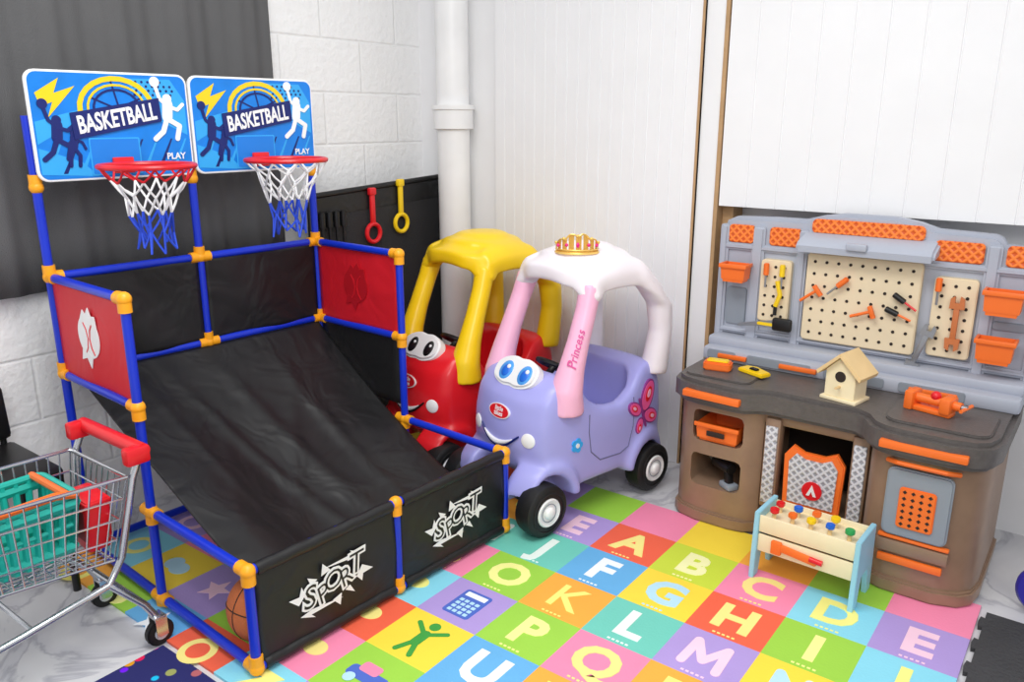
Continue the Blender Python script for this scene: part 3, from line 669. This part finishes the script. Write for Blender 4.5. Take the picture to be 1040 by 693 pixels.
a.prism(Pb,'xz',2.655,2.71,LGR,.012,seg=4); 
for x,wd_ in((-1.080,.030),(-.962,.045),(-.815,.035),(-.43,.0),(-.275,.040),(-.152,.022)):
    if wd_: a.prism(rr(x,.725 if x<-.26 else .715,wd_,.46 if x<-.26 else .43,.010),'xz',2.638,2.665,LGR,.008,seg=3)
a.prism(rr(-.616,.882,.94,.024,.010),'xz',2.640,2.665,LGR,.008,seg=3); a.prism(rr(-.616,.590,.94,.022,.010),'xz',2.640,2.665,LGR,.008,seg=3)
for x0,x1,z0,z1 in((-1.06,-.99,.61,.74),(-.255,-.168,.71,.735)): a.prism(rr((x0+x1)/2,(z0+z1)/2,x1-x0,z1-z0,min(.01,(z1-z0)/2.5)),'xz',2.648,2.658,MGR,.002)
bk=wf(a,'back_panel',label='light grey back wall of bench')
a=B(); a.box(-1.09,-.142,2.54,2.67,.498,.545,LGR,.012); a.box(-1.09,-.142,2.58,2.67,.54,.575,LGR,.01); 
for x0,x1 in((-1.07,-.97),(-.93,-.72),(-.68,-.50),(-.46,-.28)): a.prism(rr((x0+x1)/2,.523,x1-x0,.030,.008),'xz',2.536,2.545,MGR,.002)
wf(a,'ledge',bk)
for x0,x1 in((-1.03,-.93),(-.82,-.70),(-.43,-.30)): 
    a=B(); a.box(x0,x1,2.528,2.542,.515,.530,ORG,.003); wf(a,'ledge_trim',bk,label='orange trim')
for x0,x1 in((-1.065,-.975),(-.925,-.82),(-.43,-.30),(-.245,-.17)): 
    a=B(); a.prism(rr((x0+x1)/2,.925,x1-x0,.06,.012),'xz',2.643,2.657,DORG,.003); wf(a,'diamond_plate',bk,label='orange diamond-plate inset')
a=B(); a.prism(rr(-.625,.97,.33,.045,.015),'xz',2.643,2.657,DORG,.003); wf(a,'diamond_plate',bk,label='orange diamond-plate inset')
a=B(); a.prism([(2.665,.955),(2.585,.930),(2.57,.915),(2.572,.895),(2.665,.905)],'yz',-.815,-.415,LGR,.008,seg=3); a.box(-.66,-.60,2.56,2.58,.912,.935,LGR,.005); wf(a,'upper_shelf',bk)
def pegb(x0,x1,z0,z1,nx,nz,name):
    a=B(); a.prism(rr((x0+x1)/2,(z0+z1)/2,x1-x0,z1-z0,.012),'xz',2.630,2.662,PEG,.003)
    for i in range(nx):
        for k in range(nz): a.prism(circ(x0+(x1-x0)*(i+.7)/(nx+.4),z0+(z1-z0)*(k+.7)/(nz+.4),.005,8),'xz',2.628,2.631,HOLE)
    wf(a,name,bk,label='tan pegboard')
pegb(-.790,-.450,.600,.886,9,7,'pegboard'); pegb(-.94,-.840,.64,.85,3,6,'pegboard'); pegb(-.415,-.300,.61,.85,3,7,'pegboard')
def tbin(x,z,w=.095,h=.07,y=2.60):
    a=B(); t=bmesh.new(); bmesh.ops.create_cube(t,size=1)
    for v in t.verts:
        s=1 if v.co.z>0 else .8
        v.co=Vector((v.co.x*w*s,v.co.y*.06*s,v.co.z*h))
    top=[f for f in t.faces if f.normal.z>.9]; bmesh.ops.inset_region(t,faces=top,thickness=.005); 
    for f in top: bmesh.ops.translate(t,vec=(0,0,-h*.85),verts=f.verts[:])
    a.merge(t,ORG); a.box(-w/2-.005,w/2+.005,-.036,-.028,h/2-.012,h/2+.002,ORG,.002); a.box(-w/2-.005,-w/2+.003,-.03,.03,h/2-.010,h/2+.002,ORG,.002); a.box(w/2-.003,w/2+.005,-.03,.03,h/2-.010,h/2+.002,ORG,.002)
    o=a.fin('storage_bin',label='small orange plastic bin hooked on the bench back',category='bin',group='orange hanging bins'); o.location=(x,y,z)
tbin(-1.015,.80,.085,.06); tbin(-.230,.80); tbin(-.232,.660)
a=B(); t=bmesh.new(); bmesh.ops.create_cube(t,size=1)
for v in t.verts:
    s=1 if v.co.z>0 else .85; v.co=Vector((v.co.x*.14*s,v.co.y*.16*s,v.co.z*.06))
top=[f for f in t.faces if f.normal.z>.9]; bmesh.ops.inset_region(t,faces=top,thickness=.006)
for f in top: bmesh.ops.translate(t,vec=(0,0,-.05),verts=f.verts[:])
a.merge(t,ORG); a.box(-.075,.075,-.088,-.078,.02,.034,ORG,.003); a.box(-.03,.03,-.09,-.084,-.005,.012,HOLE,.002)
o=a.fin('storage_bin',label='orange plastic tray inside cabinet shelf opening',category='bin'); o.location=(-.93,2.40,.322)
a=B(); a.cyl((-.06,0,.05),(.03,0,.05),.02,BLACKP,bev=.004); a.cyl((.03,0,.05),(.06,0,.05),.010,STEEL,r2=.005); a.box(-.055,-.03,-.012,.012,-.01,.05,BLACKP,.006,rot=(0,.2,0)); a.box(-.075,-.02,-.02,.02,-.02,.0,MGR,.005)
o=a.fin('toy_drill',label='black toy drill on lower cabinet shelf',category='drill'); o.location=(-.93,2.38,.156); o.rotation_euler=(0,0,2.6)
a=B(); a.prism(rr(0,0,.09,.055,.012),'xy',0,.028,ORG,.005); a.prism(rr(0,0,.07,.035,.008),'xy',.026,.033,YEL,.003)
o=a.fin('toy_tape_measure',label='orange and yellow toy block on counter',category='toy tool'); o.location=(-.985,2.43,.5065); o.rotation_euler=(0,0,.2)
a=B(); a.prism([(-.05,-.02),(.05,-.02),(.05,.02),(-.02,.035),(-.05,.02)],'xy',0,.014,YEL,.003); a.prism(rr(.0,0,.03,.018,.004),'xy',.013,.02,BLACKP,.002)
o=a.fin('toy_square',label='flat yellow and black toy tool on counter',category='toy tool'); o.location=(-.87,2.45,.5065); o.rotation_euler=(0,0,-.4)
# birdhouse
bh=thing('birdhouse',(-.575,2.40,.50),math.radians(-12),'small pale wooden birdhouse with gable roof on bench','birdhouse')
a=B(); a.box(-.055,.055,-.045,.045,0,.010,WOODP,.002); a.prism([(-.045,.01),(.045,.01),(.045,.09),(0,.135),(-.045,.09)],'xz',-.038,.038,WOODP,.0015)
a.fin('body',bh)
a=B(); a.prism(circ(0,.075,.016),'xz',-.0395,-.037,HOLE); a.fin('entrance_hole',bh); a=B(); a.cyl((0,-.038,.045),(0,-.062,.045),.004,WOOD); a.fin('perch',bh)
a=B(); 
for s in(1,-1): a.prism([(0,.136),(0,.148),(s*.068,.085),(s*.064,.074)],'xz',-.055,.055,WOOD,.001)
a.fin('roof',bh)
a=B(); a.box(-.07,.05,-.02,.02,.0,.016,ORG,.005); a.box(-.075,-.05,-.03,.03,.0,.055,ORG,.006); a.cyl((-.05,0,.035),(.07,0,.035),.013,ORG); a.box(.02,.05,-.028,.028,.01,.055,ORG,.006); a.cyl((.05,0,.035),(.085,0,.035),.008,STEEL); a.cyl((.082,-.035,.035),(.082,.035,.035),.005,ORG); a.sph((.0,0,.05),.014,REDP,seg=12)
o=a.fin('toy_vise',label='orange plastic toy vise on workbench counter',category='toy tool'); o.location=(-.335,2.40,.508); o.rotation_euler=(0,0,-.25)
def hang(b,name,x,z,label,rz=0,y=2.612):
    o=b.fin(name,label=label,category='toy tool',group='toy tools hung on the bench back'); o.location=(x,y,z); o.rotation_euler=(0,rz,0)
def hammer(c1,c2):
    b=B(); b.cyl((0,0,-.04),(0,0,.02),.005,c1,seg=10); b.box(-.018,.018,-.007,.007,.018,.032,c2,.003); b.cyl((.014,0,.025),(.022,0,.025),.008,c2,seg=10); return b
def driver(c1,c2):
    b=B(); b.cyl((0,0,0),(0,0,.04),.009,c1,seg=10,bev=.002); b.cyl((0,0,-.04),(0,0,0),.0035,c2,seg=8); return b
def wrench(c):
    b=B(); b.box(-.008,.008,-.005,.005,-.05,.05,c,.003)
    for s in(1,-1): b.prism([(-.02,s*.045),(-.018,s*.075),(-.007,s*.082),(-.006,s*.062),(.006,s*.062),(.007,s*.082),(.018,s*.075),(.02,s*.045)],'xz',-.006,.006,c)
    return b
TANW=mat('copper_orange',(.78,.45,.25),.45)
hang(driver(ORG,STEEL),'toy_screwdriver',-.915,.80,'orange handled toy screwdriver hanging on pegboard')
hang(driver(YEL,STEEL),'toy_screwdriver',-.862,.80,'yellow handled toy screwdriver hanging on pegboard')
s=B(); s.prism([(-.10,-.016),(.03,.0),(.03,.022),(-.095,-.006)],'xz',-.002,.002,STEEL); s.box(.02,.085,-.010,.010,-.014,.03,BLACKP,.008); s.prism(rr(.0,.004,.06,.010,.004),'xz',-.0055,.0055,YEL)
hang(s,'toy_saw',-.90,.632,'toy hand saw with black handle on pegboard')
s=B(); s.tube([(-.0,0,.0),(.012,0,.04),(.0,0,.085)],.008,YEL); s.cyl((0,0,-.03),(0,0,0),.006,BLACKP,seg=10); hang(s,'toy_bent_wrench',-.875,.70,'yellow bent toy tool on pegboard')
hang(hammer(ORG,ORG),'toy_hammer',-.765,.755,'orange toy hammer on tan pegboard',.9)
hang(driver(ORG,STEEL),'toy_screwdriver',-.685,.79,'small orange toy screwdriver on tan pegboard',.8)
hang(wrench(TANW),'toy_wrench',-.345,.720,'copper orange toy wrench hanging on pegboard')
hang(wrench(STEEL),'toy_wrench',-.428,.630,'silver toy wrench on pegboard',.3)
hang(driver(BLACKP,REDP),'toy_screwdriver',-.485,.765,'black and red toy screwdriver on tan pegboard',-1.0)
hang(driver(BLACKP,ORG),'toy_screwdriver',-.50,.725,'black and orange toy screwdriver on tan pegboard',-1.2)
hang(driver(ORG,STEEL),'toy_screwdriver',-.40,.81,'orange handled toy screwdriver on pegboard')
hang(hammer(ORG,ORG),'toy_hammer',-.60,.715,'orange toy hammer on tan pegboard',1.2)

# ================= SMALL TOOL TABLE
TB=thing('toy_tool_table',(-.56,2.165,MZ),math.radians(-2),'small wooden toy tool table with pale blue legs','toy table')
LB=mat('pale_blue_paint',(.60,.82,.90),.5)
for x in(-.140,.140):
    b=B(); b.prism([(-.080,0),(-.045,0),(-.035,.05),(-.025,.085),(.025,.085),(.035,.05),(.045,0),(.080,0),(.070,.205),(-.070,.205)],'yz',x-.007,x+.007,LB,.0015); b.fin('end_panel',TB,label='pale blue leg panel')
b=B(); b.box(-.133,.133,-.062,.062,.165,.180,WOODP,.002); b.box(-.133,.133,-.066,-.058,.145,.196,WOODP,.002); b.box(-.133,.133,.058,.066,.145,.196,WOODP,.002); b.fin('tray',TB)
b=B(); b.box(-.133,.133,-.052,.052,.095,.105,WOODP,.002); b.box(-.133,.133,-.066,-.058,.085,.138,WOODP,.002); b.fin('apron',TB)
b=B(); b.box(-.08,.04,-.080,-.068,.104,.126,ORG,.004,rot=(0,.1,0)); b.box(-.09,-.06,-.082,-.068,.096,.136,ORG,.004); b.cyl((.02,-.076,.116),(.055,-.076,.113),.008,REDP); o=b.fin('toy_hammer',label='orange and red toy hammer on front of small table',category='toy tool'); o.location=(-.56,2.165,MZ); o.rotation_euler=(0,0,math.radians(-2))
cols=[REDP,ORG,YEL,EYEB,mat('green_paint',(.2,.65,.35),.4),REDP,EYEB,ORG,YEL]
for k in range(9):
    x=-.105+.052*(k%5); y=-.028+.05*(k//5); b=B(); b.cyl((0,0,0),(0,0,.022),.006,WOOD,seg=10); b.cyl((0,0,.020),(0,0,.034),.013,cols[k],seg=6 if k%2 else 14,bev=.002)
    o=b.fin('toy_screw',label='painted wooden toy screw standing in the small table',category='toy screw',group='toy screws in the small table'); o.location=(-.56+x,2.165+y,MZ+.180)

# ================= SHOPPING CART
SC=thing('toy_shopping_cart',(-1.93,.62,0),0,'child-size chrome wire shopping cart with red handle','shopping cart')
def lerp(a,b,t): return tuple(a[i]+(b[i]-a[i])*t for i in range(3))
x0,x1=-2.08,-1.80; bx0,bx1=-2.045,-1.835
top={'rl':(x0,.86,.475),'rr':(x1,.86,.475),'fl':(x0+.03,.30,.50),'fr':(x1-.03,.30,.50)}
bot={'rl':(bx0,.82,.26),'rr':(bx1,.82,.26),'fl':(bx0+.02,.38,.30),'fr':(bx1-.02,.38,.30)}
b=B()
b.tube([top['rl'],top['fl'],top['fr'],top['rr'],top['rl']],.005,CHR); b.tube([bot['rl'],bot['fl'],bot['fr'],bot['rr'],bot['rl']],.004,CHR)
def wires(A,C,D,E_,n,m_):
    for i in range(n+1): b.tube([lerp(A,C,i/n),lerp(D,E_,i/n)],.002,CHR,5)
    for i in range(1,m_): b.tube([lerp(A,D,i/m_),lerp(C,E_,i/m_)],.0026,CHR,5)
wires(top['rl'],top['fl'],bot['rl'],bot['fl'],20,4); wires(top['rr'],top['fr'],bot['rr'],bot['fr'],20,4); wires(top['fl'],top['fr'],bot['fl'],bot['fr'],10,4)
wires(top['rl'],top['rr'],bot['rl'],bot['rr'],10,4); wires(bot['rl'],bot['rr'],bot['fl'],bot['fr'],10,10)
wf(b,'wire_basket',SC)
b=B()
for x,bx in((x0,bx0),(x1,bx1)):
    b.tube([(x,.90,.525),(x,.875,.47),(bx,.84,.26),(bx,.80,.20),(bx,.60,.17),(bx,.42,.15),(bx,.36,.075)],.009,CHR,10)
    b.tube([(bx,.80,.20),(x+(.0),.86,.13),(x,.89,.075)],.009,CHR,10)
b.tube([(bx0,.62,.172),(bx1,.62,.172)],.006,CHR); b.tube([(x0,.87,.12),(x1,.87,.12)],.007,CHR)
wf(b,'frame',SC)
b=B(); b.cyl((x0-.012,.905,.53),(x1+.012,.905,.53),.018,REDP,bev=.004); 
for x in(x0,x1): b.box(x-.016,x+.016,.86,.92,.50,.545,REDP,.008)
wf(b,'handle',SC,label='red plastic handle')
for x,y in((x0,.89),(x1,.89),(bx0,.36),(bx1,.36)):
    b=B(); b.cyl((x-.011,y,.036),(x+.011,y,.036),.036,TYRE,seg=24,bev=.004); w_=wf(b,'caster',SC)
    b=B(); b.cyl((x-.013,y,.036),(x+.013,y,.036),.018,SILV,seg=16); b.box(x-.018,x-.014,y-.015,y+.015,.03,.085,CHR); b.box(x+.014,x+.018,y-.015,y+.015,.03,.085,CHR); b.box(x-.018,x+.018,y-.015,y+.015,.076,.086,CHR,.003); wf(b,'caster_fork',w_,label='metal fork and hub')
e=thing('toy_basket',(-1.945,.645,.303),0,'teal slotted plastic toy basket with orange handle in cart','basket'); w_,d_,h_=.18,.24,.15
b=B(); b.box(-w_*.42,w_*.42,-d_*.42,d_*.42,0,.006,TEAL,.002)
for s in(1,-1):
    for k in range(9):
        t=-1+2*k/8
        for ax in(0,1):
            if ax==0: p0=(t*w_*.42,s*d_*.42,0); p1=(t*w_*.5,s*d_*.5,h_)
            else: p0=(s*w_*.42,t*d_*.42,0); p1=(s*w_*.5,t*d_*.5,h_)
            b.tube([p0,p1],.0085,TEAL,6)
for z,r in((.12,.013),(.5,.006),(.86,.013)):
    q=.42+.08*z; b.tube([(w_*q,d_*q,h_*z),(-w_*q,d_*q,h_*z),(-w_*q,-d_*q,h_*z),(w_*q,-d_*q,h_*z),(w_*q,d_*q,h_*z)],r,TEAL,6)
b.fin('basket_body',e); b=B(); b.tube([(x,y,h_) for x,y in rr(0,0,w_,d_,.02)],.009,TEAL,8,closed=True); b.fin('rim',e)
b=B(); b.tube([(w_*.52,d_*.5,h_),(w_*.52,d_*.3,h_+.012),(w_*.52,-d_*.3,h_+.012),(w_*.52,-d_*.5,h_)],.010,ORG,8); b.tube([(w_*.52,d_*.42,h_+.004),(-w_*.52,d_*.42,h_+.004)],.009,ORG,8); b.fin('handle',e,label='orange handle')
b=B(); b.box(-.05,.05,-.03,.03,0,.14,REDP,.008); b.box(-.04,.04,-.032,-.028,.03,.11,mat('dark_red',(.6,.05,.08),.5)); b.box(-.052,.052,-.032,.032,.12,.135,REDP,.004)
o=b.fin('toy_box',label='red plastic toy box standing in the shopping cart',category='toy box'); o.location=(-1.92,.812,.285); o.rotation_euler=(0,.1,0)
# black chair
CH=thing('folding_chair',(-2.36,.78,0),0,'small black padded chair against the block wall','chair')
b=B(); b.box(-.16,.16,-.17,.11,.34,.385,BLACKP,.015); b.fin('seat',CH); b=B(); b.box(-.165,-.13,-.16,.10,.40,.56,BLACKP,.015,rot=(0,-.1,0)); b.fin('backrest',CH)
for y in(-.13,.08): B().cyl((-.148,y,.36),(-.148,y,.44),.009,BLACKP,seg=10).fin('backrest_bracket',CH)
for x in(-.14,.14):
    for y in(-.15,.10): B().cyl((x,y,0),(x,y,.35),.011,BLACKP,seg=10).fin('leg',CH)

# ================= BLACK FOLDED PANEL + RING HOOKS
BP_=thing('folded_mesh_panel',(-2.43,2.28,0),0,'black fabric folded panel with tubular frame against wall','folding panel')
MESHG=mat('dark_mesh',(.15,.15,.16),.7,bump=.4,bscale=300)
YE=.43
b=B(); b.tube([(0,-.31,.0),(0,-.31,1.00),(0,-.29,1.02),(0,YE-.02,1.055),(0,YE,1.035),(0,YE,0)],.011,BLACKP,10); b.tube([(0,-.31,.05),(0,YE,.05)],.01,BLACKP); b.fin('frame',BP_)
b=B(); b.box(-.004,.004,-.305,YE-.005,.06,1.01,MESHG); b.fin('mesh',BP_); b=B(); b.prism([(-.305,.94),(YE-.005,.97),(YE-.005,1.045),(-.305,1.012)],'yz',-.008,.008,FAB,.003); b.fin('top_band',BP_)
for k in range(4):
    y=-.28+.035*k; b=B(); b.cyl((.03,y,.90),(.03,y,.96),.013,BLACKP,seg=10,bev=.003); b.tube([(.03,y,.90),(.03,y,.80)],.006,BLACKP); b.cyl((.0,y,.93),(.03,y,.93),.005,BLACKP); b.fin('clip',BP_)
def hook(y,z,m,label):
    b=B(); pts=[(0,.036*math.cos(t),-.095+.036*math.sin(t)) for t in [2*PI*k/24 for k in range(24)]]
    b.tube(pts,.009,m,8,closed=True); b.box(-.006,.006,-.012,.012,-.06,.075,m,.004); b.box(-.010,.010,-.018,.018,.055,.085,m,.006)
    o=b.fin('toy_ring_hook',label=label,category='ring'); o.location=(-2.411,y,z)
hook(2.27,.95,REDP,'red plastic looped handle hanging on the black panel'); hook(2.43,.975,YEL,'yellow plastic looped handle hanging on the black panel')
# blue scooter
PU=mat('indigo_plastic',(.20,.18,.62),.4)
SO=thing('toy_scooter',(-.005,2.375,.012),0,'small indigo blue toy scooter beside the workbench','scooter')
for y in(-.0,.38):
    b=B(); b.lathe([(.03,-.016),(.062,-.018),(.07,-.008),(.07,.008),(.062,.018),(.03,.016)],PU,Matrix.Translation((y,0,.07))@Matrix.Rotation(PI/2,4,'X'),seg=28); wo=b.fin('wheel',SO)
    b=B(); b.cyl((y,-.018,.07),(y,.018,.07),.034,BLACKP,bev=.004); b.fin('hub',wo)
b=B(); b.box(.06,.34,-.04,.04,.06,.08,PU,.008); b.fin('deck',SO); b=B(); b.tube([(.0,-.026,.07),(.02,-.026,.17),(.05,0,.2),(.11,0,.55)],.01,PU); b.tube([(.0,.026,.07),(.02,.026,.17),(.05,0,.2)],.01,PU); b.tube([(.11,-.12,.55),(.11,.12,.55)],.012,PU); b.fin('handlebar',SO)

# ================= LIGHT & CAMERA
wd=bpy.data.worlds.new('w'); sc.world=wd; wd.use_nodes=True; wd.node_tree.nodes['Background'].inputs[0].default_value=(.97,.98,1,1); wd.node_tree.nodes['Background'].inputs[1].default_value=.66
def area(n,loc,rot,sx,sy,e,c=(1,1,1)):
    l=bpy.data.lights.new(n,'AREA'); l.shape='RECTANGLE'; l.size=sx; l.size_y=sy; l.energy=e; l.color=c
    o=bpy.data.objects.new(n,l); COL.objects.link(o); o.location=loc; o.rotation_euler=rot
area('ceiling_light',(-.9,.9,2.55),(0,0,0),1.6,.9,42,(1,.99,.97))
area('room_light',(.9,-.9,2.4),(math.radians(38),0,math.radians(50)),1.2,1.2,38,(1,1,1))
cd=bpy.data.cameras.new('cam'); cd.sensor_width=36; cd.lens=36*820/1040; cd.clip_start=.05
co=bpy.data.objects.new('camera',cd); COL.objects.link(co); co.location=(0,0,1.3); co.rotation_euler=(math.radians(90-15.4),0,math.radians(37)); sc.camera=co
